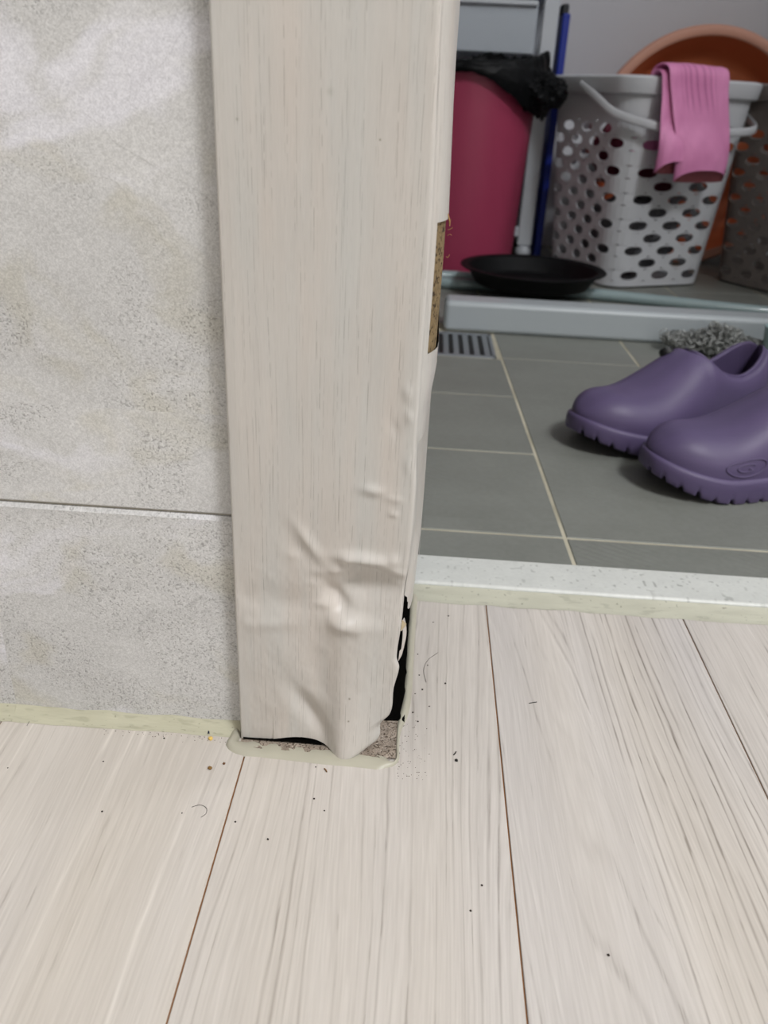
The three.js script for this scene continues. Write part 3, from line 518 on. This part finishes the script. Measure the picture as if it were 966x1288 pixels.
// ------------------------------------------------------------------ perforated laundry baskets
function sqPt(t, a, rr) {                 // point on a rounded square (half side a, corner radius rr), t 0..1 from the middle of +z side going to +x
  const s = a - rr, Ls = 2 * s, La = Math.PI / 2 * rr, per = 4 * (Ls + La);
  let d = (((t % 1) + 1) % 1) * per + s; let side = 0;
  while (d >= Ls + La) { d -= Ls + La; side++; }
  let x, z, nx, nz;
  if (d < Ls) { x = -s + d; z = a; nx = 0; nz = 1; } else { const an = (d - Ls) / rr; x = s + rr * Math.sin(an); z = s + rr * Math.cos(an); nx = Math.sin(an); nz = Math.cos(an); }
  for (let k = 0; k < side % 4; k++) { [x, z] = [z, -x]; [nx, nz] = [nz, -nx]; }
  return [x, z, nx, nz];
}
const basketM = mat({ color: 0xd2d4d8, roughness: 0.42 });
function makeBasket(pos, rot) {
  const b = root('laundry_basket', pos, rot);
  const H = 0.385, a0 = 0.122, a1 = 0.152, T = 0.0026;
  const at = (t, y, off = 0) => { const a = lerp(a0, a1, y / H), [x, z, nx, nz] = sqPt(t, a, a * 0.36); return [x + nx * off, y, z + nz * off]; };
  const P = [], I = [];
  const put = (p) => (P.push(...p), P.length / 3 - 1);
  const quad = (a, c, d, e) => I.push(a, c, d, a, d, e);
  const band = (y0, y1, n = 96) => { for (const o of [0, -T]) { const k = []; for (let i = 0; i <= n; i++) k.push([put(at(i / n, y0, o)), put(at(i / n, y1, o))]); for (let i = 0; i < n; i++) quad(k[i][0], k[i + 1][0], k[i + 1][1], k[i][1]); } };
  const NC = 14, warpT = (q) => q + 0.016 * Math.sin(4 * Math.PI * q), rows = 12, yA = 0.014, yB = 0.308, rh = (yB - yA) / rows, NE = 28;
  for (let r = 0; r < rows; r++) {
    const y0 = yA + r * rh, y1 = y0 + rh, ym = (y0 + y1) / 2;
    for (let c = 0; c < NC; c++) {
      const q0 = (c + (r % 2 ? 0.5 : 0)) / NC, hw = 0.5 / NC, ex = 0.275 / NC, ey = rh * 0.36;
      const tc = warpT(q0), dc = Math.abs((((tc - 0.125) % 0.25) + 0.375) % 0.25 - 0.125);
      if (dc < 0.019) {                    // plain corner ribs
        for (const o of [0, -T]) for (let k = 0; k < 6; k++) quad(put(at(warpT(q0 - hw + hw * k / 3), y0, o)), put(at(warpT(q0 - hw + hw * (k + 1) / 3), y0, o)), put(at(warpT(q0 - hw + hw * (k + 1) / 3), y1, o)), put(at(warpT(q0 - hw + hw * k / 3), y1, o)));
        continue;
      }
      const lay = [0, -T].map((o) => {
        const ring = [], outer = [];
        for (let k = 0; k < NE; k++) {
          const an = k / NE * 2 * Math.PI, ca = Math.cos(an), sa = Math.sin(an), e = 0.85;
          ring.push(put(at(warpT(q0 + ex * Math.sign(ca) * Math.abs(ca) ** e), ym + ey * Math.sign(sa) * Math.abs(sa) ** e, o)));
          const m = Math.max(Math.abs(ca), Math.abs(sa)); outer.push(put(at(warpT(q0 + hw * ca / m), ym + rh / 2 * sa / m, o)));
        }
        for (let k = 0; k < NE; k++) { const n = (k + 1) % NE; quad(ring[k], ring[n], outer[n], outer[k]); }
        return ring;
      });
      for (let k = 0; k < NE; k++) { const n = (k + 1) % NE; const q = [lay[0][k], lay[0][n], lay[1][n], lay[1][k]].map((i) => put([P[i * 3], P[i * 3 + 1], P[i * 3 + 2]])); quad(...q); }
    }
  }
  band(0.004, yA); band(yB, H - 0.002);
  const g = new THREE.BufferGeometry(); g.setAttribute('position', new THREE.Float32BufferAttribute(P, 3)); g.setIndex(I); g.computeVertexNormals();
  part('perforated_wall', g, basketM, b);
  part('base', grid(64, 8, (u, v) => { const [x, , z] = at(u, 0.004, -0.001); return [x * v, 0.004, z * v]; }), basketM, b);
  // rim band: lipped section swept round
  const sec = [[-0.004, H - 0.030], [0.006, H - 0.031], [0.0105, H - 0.027], [0.012, H - 0.004], [0.0095, H], [0.001, H + 0.0015], [-0.004, H - 0.001], [-0.006, H - 0.006], [-0.004, H - 0.030]];
  part('rim', grid(sec.length - 1, 128, (u, v, i, j) => at(j / 128, sec[i][1], sec[i][0])), basketM, b);
  for (const s of [-0.09, 0.09]) { const [x, y, z] = at(s * 0.45, H - 0.052, 0.003); const k = part('clip', box(x - 0.010, x + 0.010, y - 0.016, y + 0.016, z - 0.004, z + 0.005, 0.002), basketM, b); }
  // bail handle folded down in front
  const A = a1 + 0.012, hp = [[-A - 0.003, H - 0.016, -0.01], [-A - 0.006, H - 0.034, 0.045], [-A + 0.002, H - 0.062, 0.108], [-A * 0.72, H - 0.080, A + 0.010], [-A * 0.35, H - 0.086, A + 0.020], [0, H - 0.088, A + 0.023], [A * 0.35, H - 0.086, A + 0.020], [A * 0.72, H - 0.080, A + 0.010], [A - 0.002, H - 0.062, 0.108], [A + 0.006, H - 0.034, 0.045], [A + 0.003, H - 0.016, -0.01]];
  const cv = new THREE.CatmullRomCurve3(hp.map((p) => new THREE.Vector3(...p)), false, 'centripetal'), N = 90;
  const hand = grid(12, N, (u, v, i, j) => { const p = cv.getPointAt(j / N), t = cv.getTangentAt(j / N), out = new THREE.Vector3(p.x, 0, p.z).normalize(), up = new THREE.Vector3().crossVectors(out, t).normalize(); const an = i / 12 * 2 * Math.PI; return [p.x + out.x * 0.0030 * Math.cos(an) + up.x * 0.0075 * Math.sin(an), p.y + up.y * 0.0075 * Math.sin(an), p.z + out.z * 0.0030 * Math.cos(an) + up.z * 0.0075 * Math.sin(an)]; });
  part('handle', weldNormals(hand), basketM, b);
  shade(b); return b;
}
const BK = [0.435, BY, -1.885], BROT = 0.44;
const bk1 = makeBasket(BK, BROT);
tag(bk1, 'light grey perforated laundry basket with a pink rubber glove hung over its rim', 'laundry basket', 'laundry baskets by the bathroom back wall');
const bk2 = bk1.clone(); bk2.name = uniq('laundry_basket'); bk2.position.set(0.805, BY, -1.87); bk2.rotation.y = 0.53; scene.add(bk2);
const basketM2 = mat({ color: 0x7e7672, roughness: 0.45 }); bk2.traverse((o) => { if (o.isMesh) o.material = basketM2; });
tag(bk2, 'dark brown-grey perforated laundry basket cut off by the right edge of the photo', 'laundry basket', 'laundry baskets by the bathroom back wall');
// dark red cloth inside the first basket
{
  const g = new THREE.IcosahedronGeometry(1, 28), p = g.attributes.position;
  for (let i = 0; i < p.count; i++) { const x = p.getX(i), y = p.getY(i), z = p.getZ(i), k = 0.78 + 0.30 * fbm(x * 2.4 + 3, y * 2.4 + z * 2, 3, 4) + 0.35 * Math.abs(fbm(x * 4 + z * 2, y * 4 - z * 3, 3, 7) - 0.5); p.setXYZ(i, x * k * 0.112, y * k * 0.085, z * k * 0.112); }
  const q = mergeVertices(g); q.computeVertexNormals();
  const m = tag(mesh('cloth', q, mat({ color: 0x5a1026, roughness: 0.95, sheen: 0.3 })), 'crumpled dark red cloth inside the front laundry basket', 'cloth');
  m.position.set(BK[0] + 0.012, 0.220, BK[2] + 0.0);
  const g2 = g.clone(); const q2 = mergeVertices(g2); q2.computeVertexNormals();
  const m2 = tag(mesh('cloth', q2, mat({ color: 0x77777a, roughness: 0.95 })), 'crumpled grey laundry at the bottom of the front basket', 'cloth'); m2.scale.set(0.88, 0.95, 0.88); m2.rotation.y = 1.1; m2.position.set(BK[0], 0.062, BK[2]);
}
// pink rubber gloves over the rim
const gloveT = tex(256, 256, (u, v) => { const a = fbm(u * 6, v * 7, 4, 3) - 0.5, rib = smooth(0.35, 0.8, Math.sin(u * 110 + v * 12)) * smooth(0.30, 0.38, v) * (1 - smooth(0.62, 0.72, v)) * smooth(0.30, 0.4, u) * (1 - smooth(0.62, 0.75, u)); const d = 34 * a - 26 * rib; return [226 + d, 142 + d, 190 + d, 0.5 - 0.4 * rib + 0.5 * a]; });
const gloveM = mat({ map: gloveT.map, bumpMap: gloveT.bump, bumpScale: 0.0012, roughness: 0.55 });
function glove(xc, w, drop, slant, lift, name, label) {
  const g = root(name, BK, BROT), H = 0.385, A = 0.152 + 0.012;
  // centre line in the basket's own frame: inside -> over the rim -> down the front
  const path = [[H - 0.13, A - 0.040], [H - 0.06, A - 0.033], [H - 0.012, A - 0.028], [H + 0.007 + lift, A - 0.014], [H + 0.005 + lift, A + 0.006 + lift], [H - 0.020, A + 0.0150 + lift], [H - 0.07, A + 0.026 + lift], [H - 0.11, A + 0.034 + lift], [H - drop, A + 0.034 + lift]];
  const cv = new THREE.CatmullRomCurve3(path.map(([y, z]) => new THREE.Vector3(0, y, z)), false, 'centripetal');
  const N = 70, M = 40;
  const sgn = 1, surf = (off) => grid(M, N, (u, v, i, j) => {
    const p = cv.getPointAt(v), t = cv.getTangentAt(v), n = new THREE.Vector3(0, -t.z, t.y).multiplyScalar(1);   // outward
    if (n.z < 0 && v > 0.5) n.negate(); 
    const nn = new THREE.Vector3(0, t.z, -t.y); const front = v < 0.02 ? nn : nn;
    const an = (i % M) / M * 2 * Math.PI, ca = Math.cos(an), sa = Math.sin(an);
    const op = smooth(0.72, 1.0, v), th = lerp(0.0035, 0.0185, op) - off, ww = w / 2 * (1 + 0.04 * Math.sin(v * 9)) * lerp(1, 0.80, smooth(0.45, 1, v)) - off;
    const wr = (fbm(ca * 2 + v * 7, sa * 2 + 5, 3, 6) - 0.5) * 0.004 * (0.4 + v);
    const hem = op * (sa * sgn > 0 ? 0.020 : 0.004) * sa * sgn;
    const vv = smooth(0.42, 1, v);
    return [xc + slant * vv + ww * Math.sign(ca) * Math.abs(ca) ** 0.8, p.y + front.y * (th * sa + wr) + hem, p.z + front.z * (th * sa + wr), i / M * 2 % 1, v];
  });
  part('cuff', weldNormals(surf(0)), gloveM, g); part('lining', weldNormals(surf(0.0009)), mat({ color: 0xb56a72, roughness: 0.8 }), g);
  return tag(g, label, 'rubber glove');
}
glove(-0.050, 0.142, 0.170, 0.026, 0.010, 'rubber_glove', 'pink rubber glove draped in front over the grey basket rim, open cuff hanging down');
glove(-0.078, 0.092, 0.156, -0.004, 0.0005, 'rubber_glove', 'second pink rubber glove, mostly hidden beneath the front glove on the basket rim');

// ------------------------------------------------------------------ purple clogs
const eva = (() => { const t = tex(256, 256, (u, v) => { const a = vn(u * 120, v * 120, 3), b = fbm(u * 5, v * 5, 3, 7) - 0.5; return [91 + 10 * b, 79 + 8 * b, 113 + 10 * b, a]; }); return mat({ map: t.map, bumpMap: t.bump, bumpScale: 0.00006, roughness: 0.5 }); })();
function makeClog(side) {                 // local: toe tip at origin, heel at +x, y up, z to the wearer's... ; side = +1 / -1 bends the outline
  const L = 0.268, ys = 0.024;
  const fr = (t) => Math.pow(clamp(1 - Math.pow(1 - Math.min(1, t / 0.26), 2.3)), 0.5), bk = (t) => Math.pow(clamp(1 - Math.pow(1 - Math.min(1, (1 - t) / 0.17), 2.3)), 0.5);
  const W = (t) => table([[0, 0.0455], [0.12, 0.0485], [0.30, 0.0520], [0.45, 0.0490], [0.62, 0.0425], [0.8, 0.0400], [1, 0.0390]], t) * fr(t) * bk(t);
  const C = (t) => side * table([[0, 0.007], [0.15, 0.004], [0.35, 0], [0.6, -0.003], [1, 0]], t);
  const spring = (t) => 0.021 * Math.pow(clamp(1 - t / 0.27), 1.6) + 0.005 * Math.pow(clamp((t - 0.85) / 0.15), 1.6);
  const top = (t) => table([[0, 0.048], [0.06, 0.054], [0.14, 0.058], [0.22, 0.061], [0.30, 0.067], [0.40, 0.081], [0.48, 0.094], [0.52, 0.097], [0.57, 0.088], [0.64, 0.075], [0.74, 0.069], [0.82, 0.074], [0.90, 0.086], [0.95, 0.092], [1, 0.090]], t);
  const ro = (t) => t < 0.515 ? 0 : t > 0.957 ? 0 : 0.0275 * Math.pow(clamp(1 - Math.pow(Math.abs((t - 0.736) / 0.221), 2.6)), 0.5);
  const lipY = (t) => ys + spring(t) * 0.75;
  const ey = (t) => Math.pow(clamp(1 - Math.pow(1 - Math.min(1, t / 0.15), 2.2)), 0.6) * Math.pow(clamp(1 - Math.pow(1 - Math.min(1, (1 - t) / 0.07), 2.2)), 0.5);
  const tt = (k) => 0.5 - 0.5 * Math.cos(Math.PI * k);
  const upperPt = (t, f, sgn, off = 0) => { // f 0 at the sole, 1 at the top / rim
    const w = Math.max(0, W(t) - 0.0018 - off), r = Math.min(ro(t) + (ro(t) > 0 ? off * 0 : 0), w), y0 = lipY(t), y1 = y0 + (top(t) - ys) * ey(t) - off * 0.9;
    const an = f * Math.PI / 2, n = lerp(0.80, 0.74, smooth(0.5, 0.7, t));
    let x = r + (w - r) * Math.pow(Math.cos(an), n), y = y0 + (y1 - y0) * Math.pow(Math.sin(an), n);
    return [t * L + 0, y, C(t) + sgn * x];
  };
  const NT = 110, NF = 26, g = new THREE.Group();
  const geos = [];
  for (const s of [1, -1]) {
    const gg = grid(NF, NT, (u, v) => upperPt(tt(v), s > 0 ? u : 1 - u, s)); geos.push(gg);
    // inside skin and rolled collar where the shoe is open
    geos.push(grid(NF, 70, (u0, v) => { const u = s > 0 ? 1 - u0 : u0, t = lerp(0.516, 0.956, tt(v)), rr = ro(t); if (u < 0.25) { const k = u / 0.25, o = upperPt(t, 1, s), an = Math.PI * k; const dy = 0.0022 * Math.sin(an); return [o[0], o[1] + dy, C(t) + s * Math.max(0, rr + 0.0032 * 0 - 0.004 * (1 - Math.cos(an)) / 2 * (rr > 0.004 ? 1 : rr / 0.004))]; } const k = (u - 0.25) / 0.75, o = upperPt(t, 1, s), r0 = Math.max(0, rr - 0.004 * (rr > 0.004 ? 1 : rr / 0.004)), w1 = Math.max(r0, W(t) - 0.009); return [o[0], lerp(o[1], 0.026, k), C(t) + s * lerp(r0, Math.max(w1 * 0.9, r0), Math.sin(k * Math.PI / 2))]; }));
  }
  const up = merge(geos); weldNormals(up);
  part('upper', up, eva, g);
  part('insole', grid(16, 40, (u, v) => { const t = lerp(0.3, 0.955, v), w = Math.max(0.001, W(t) - 0.006); return [t * L, 0.027, C(t) + lerp(-w, w, u)]; }), eva, g);
  // outsole: outline loop, flared lip, tread blocks with notches
  const N = 360, out = [];
  for (let k = 0; k <= N; k++) { const a = k / N * 2, s = a <= 1 ? 1 : -1, q = a <= 1 ? a : 2 - a, t = tt(q); out.push([t, s]); }
  const rows = [[-0.004, 1.06], [-0.0012, 1.0], [0.0014, 0.95], [0.0022, 0.85], [0.0028, 0.66], [0.0028, 0.30], [0.0022, 0.08], [0.0006, 0.0], [-0.012, 0.0]];
  let acc = 0, prev = null; const arc = out.map(([t, s]) => { const p = [t * L, C(t) + s * W(t)]; if (prev) acc += Math.hypot(p[0] - prev[0], p[1] - prev[1]); prev = p; return acc; });
  const sole = grid(rows.length - 1, N, (u, v, i, j) => {
    const [t, s] = out[j], y0 = spring(t), y1 = lipY(t), f = rows[i][1];
    const ph = arc[j] / 0.0165 % 1, notch = (1 - smooth(0.07, 0.14, Math.abs(ph - 0.5))) * (i >= 6 ? 1 : 0) * (0.55 + 0.6 * h2(Math.floor(arc[j] / 0.0165), 3, 2));
    const w = Math.max(0, W(t) + rows[i][0] * Math.min(1, W(t) / 0.012) - notch * 0.0022), e = rows[i][0] - notch * 0.002, dx = t < 0.2 ? -e * (1 - t / 0.2) : t > 0.85 ? e * (t - 0.85) / 0.15 : 0;
    return [t * L + dx, lerp(y0, y1, f) + notch * 0.0042 * (i >= 6 ? 1 : 0.0), C(t) + s * w];
  });
  const bottom = grid(12, 60, (u, v) => { const t = tt(v), w = Math.max(0, W(t) - 0.011); return [t * L, spring(t) + 0.0006, C(t) + lerp(-w, w, u)]; });
  part('sole', merge([sole, bottom]), eva, g);
  // oval badge in relief on the outer forefoot
  const pt = (t, f) => upperPt(t, f, side, -0.0004);
  const tc = 0.29, fc = 0.135, rt = 0.078, rf = 0.105, loop = [], inner = [];
  for (let k = 0; k <= 40; k++) { const a = k / 40 * 2 * Math.PI; loop.push(pt(tc + rt * Math.cos(a), fc + rf * Math.sin(a))); }
  for (let k = 0; k <= 24; k++) { const a = 0.5 + k / 24 * 5.0, q = 0.45; inner.push(pt(tc + rt * q * Math.cos(a), fc + rf * q * Math.sin(a))); }
  inner.push(pt(tc + rt * 0.1, fc - rf * 0.1)); 
  part('badge', merge([tube(loop, 0.00085, 80, 6), tube(inner, 0.0008, 50, 6)]), eva, g, 'oval badge moulded in relief');
  // black strap button on the other side, near the instep
  const bp = upperPt(0.49, 0.72, side); const btn = new THREE.CylinderGeometry(0.0075, 0.008, 0.008, 24); btn.rotateX(side * 0.8); btn.translate(bp[0], bp[1], bp[2] + side * 0.001);
  part('button', btn, mat({ color: 0x0c0c0e, roughness: 0.5 }), g, 'black round button');
  return g;
}
function placeClog(side, tip, dir, label) { // dir: heel -> toe, [x, z]
  const g = makeClog(side); g.name = uniq('clog'); scene.add(g);
  g.position.set(tip[0], BY, tip[1]); g.rotation.y = Math.atan2(dir[1], -dir[0]);
  shade(g); return tag(g, label, 'clog', 'pair of purple clogs');
}
placeClog(-1, [0.177, -0.824], [-0.84, 0.54], 'purple foam clog farther back, its open heel in view');
placeClog(1, [0.225, -0.750], [-0.97, 0.24], 'purple foam clog in front, oval badge on its side, cut off at right');

// ------------------------------------------------------------------ scouring wool and small cup by the curb
{
  const r = rng(77), list = [];
  for (let k = 0; k < 760; k++) {
    const u = r() * 2 - 1, hgt = 0.020 + 0.022 * Math.exp(-Math.pow((u - 0.15) / 0.45, 2)), a = r() * Math.PI, rad = Math.sqrt(r());
    const x = u * 0.072 * (0.6 + 0.4 * Math.sin(a)), y = 0.008 + hgt * rad * Math.sin(a) * 0.9, z = 0.030 * Math.sqrt(1 - u * u * 0.7) * rad * Math.cos(a);
    const R0 = 0.003 + 0.005 * r(), t = new THREE.TorusGeometry(R0, 0.0007 + 0.0005 * r(), 4, 10, 3.2 + 3 * r()); t.rotateX(r() * 6); t.rotateY(r() * 6); t.translate(x, Math.max(y, R0 * 0.6), z); list.push(t);
  }
  const m = tag(mesh('scouring_wool', merge(list), mat({ color: 0xa4a6a3, metalness: 0.6, roughness: 0.3 })), 'crumpled ball of grey metallic scouring wool between the curb and the clogs', 'scouring pad');
  m.position.set(0.445, BY, -1.262); m.rotation.y = -0.12;
  const c = root('cup', [0.536, BY, -1.235]);
  part('body', new THREE.LatheGeometry([[0, 0], [0.020, 0], [0.022, 0.003], [0.026, 0.048], [0.0265, 0.052], [0.0245, 0.052], [0.0205, 0.005], [0, 0.004]].map(([x, y]) => new THREE.Vector2(x, y)), 40), mat({ color: 0x9fb8b8, roughness: 0.35 }), c);
  part('rim', new THREE.TorusGeometry(0.0257, 0.0014, 8, 40).rotateX(Math.PI / 2).translate(0, 0.052, 0), mat({ color: 0x9fb8b8, roughness: 0.35 }), c);
  tag(c, 'pale teal plastic cup at the right edge beside the scouring wool', 'cup');
}

renderer.render(scene, camera);
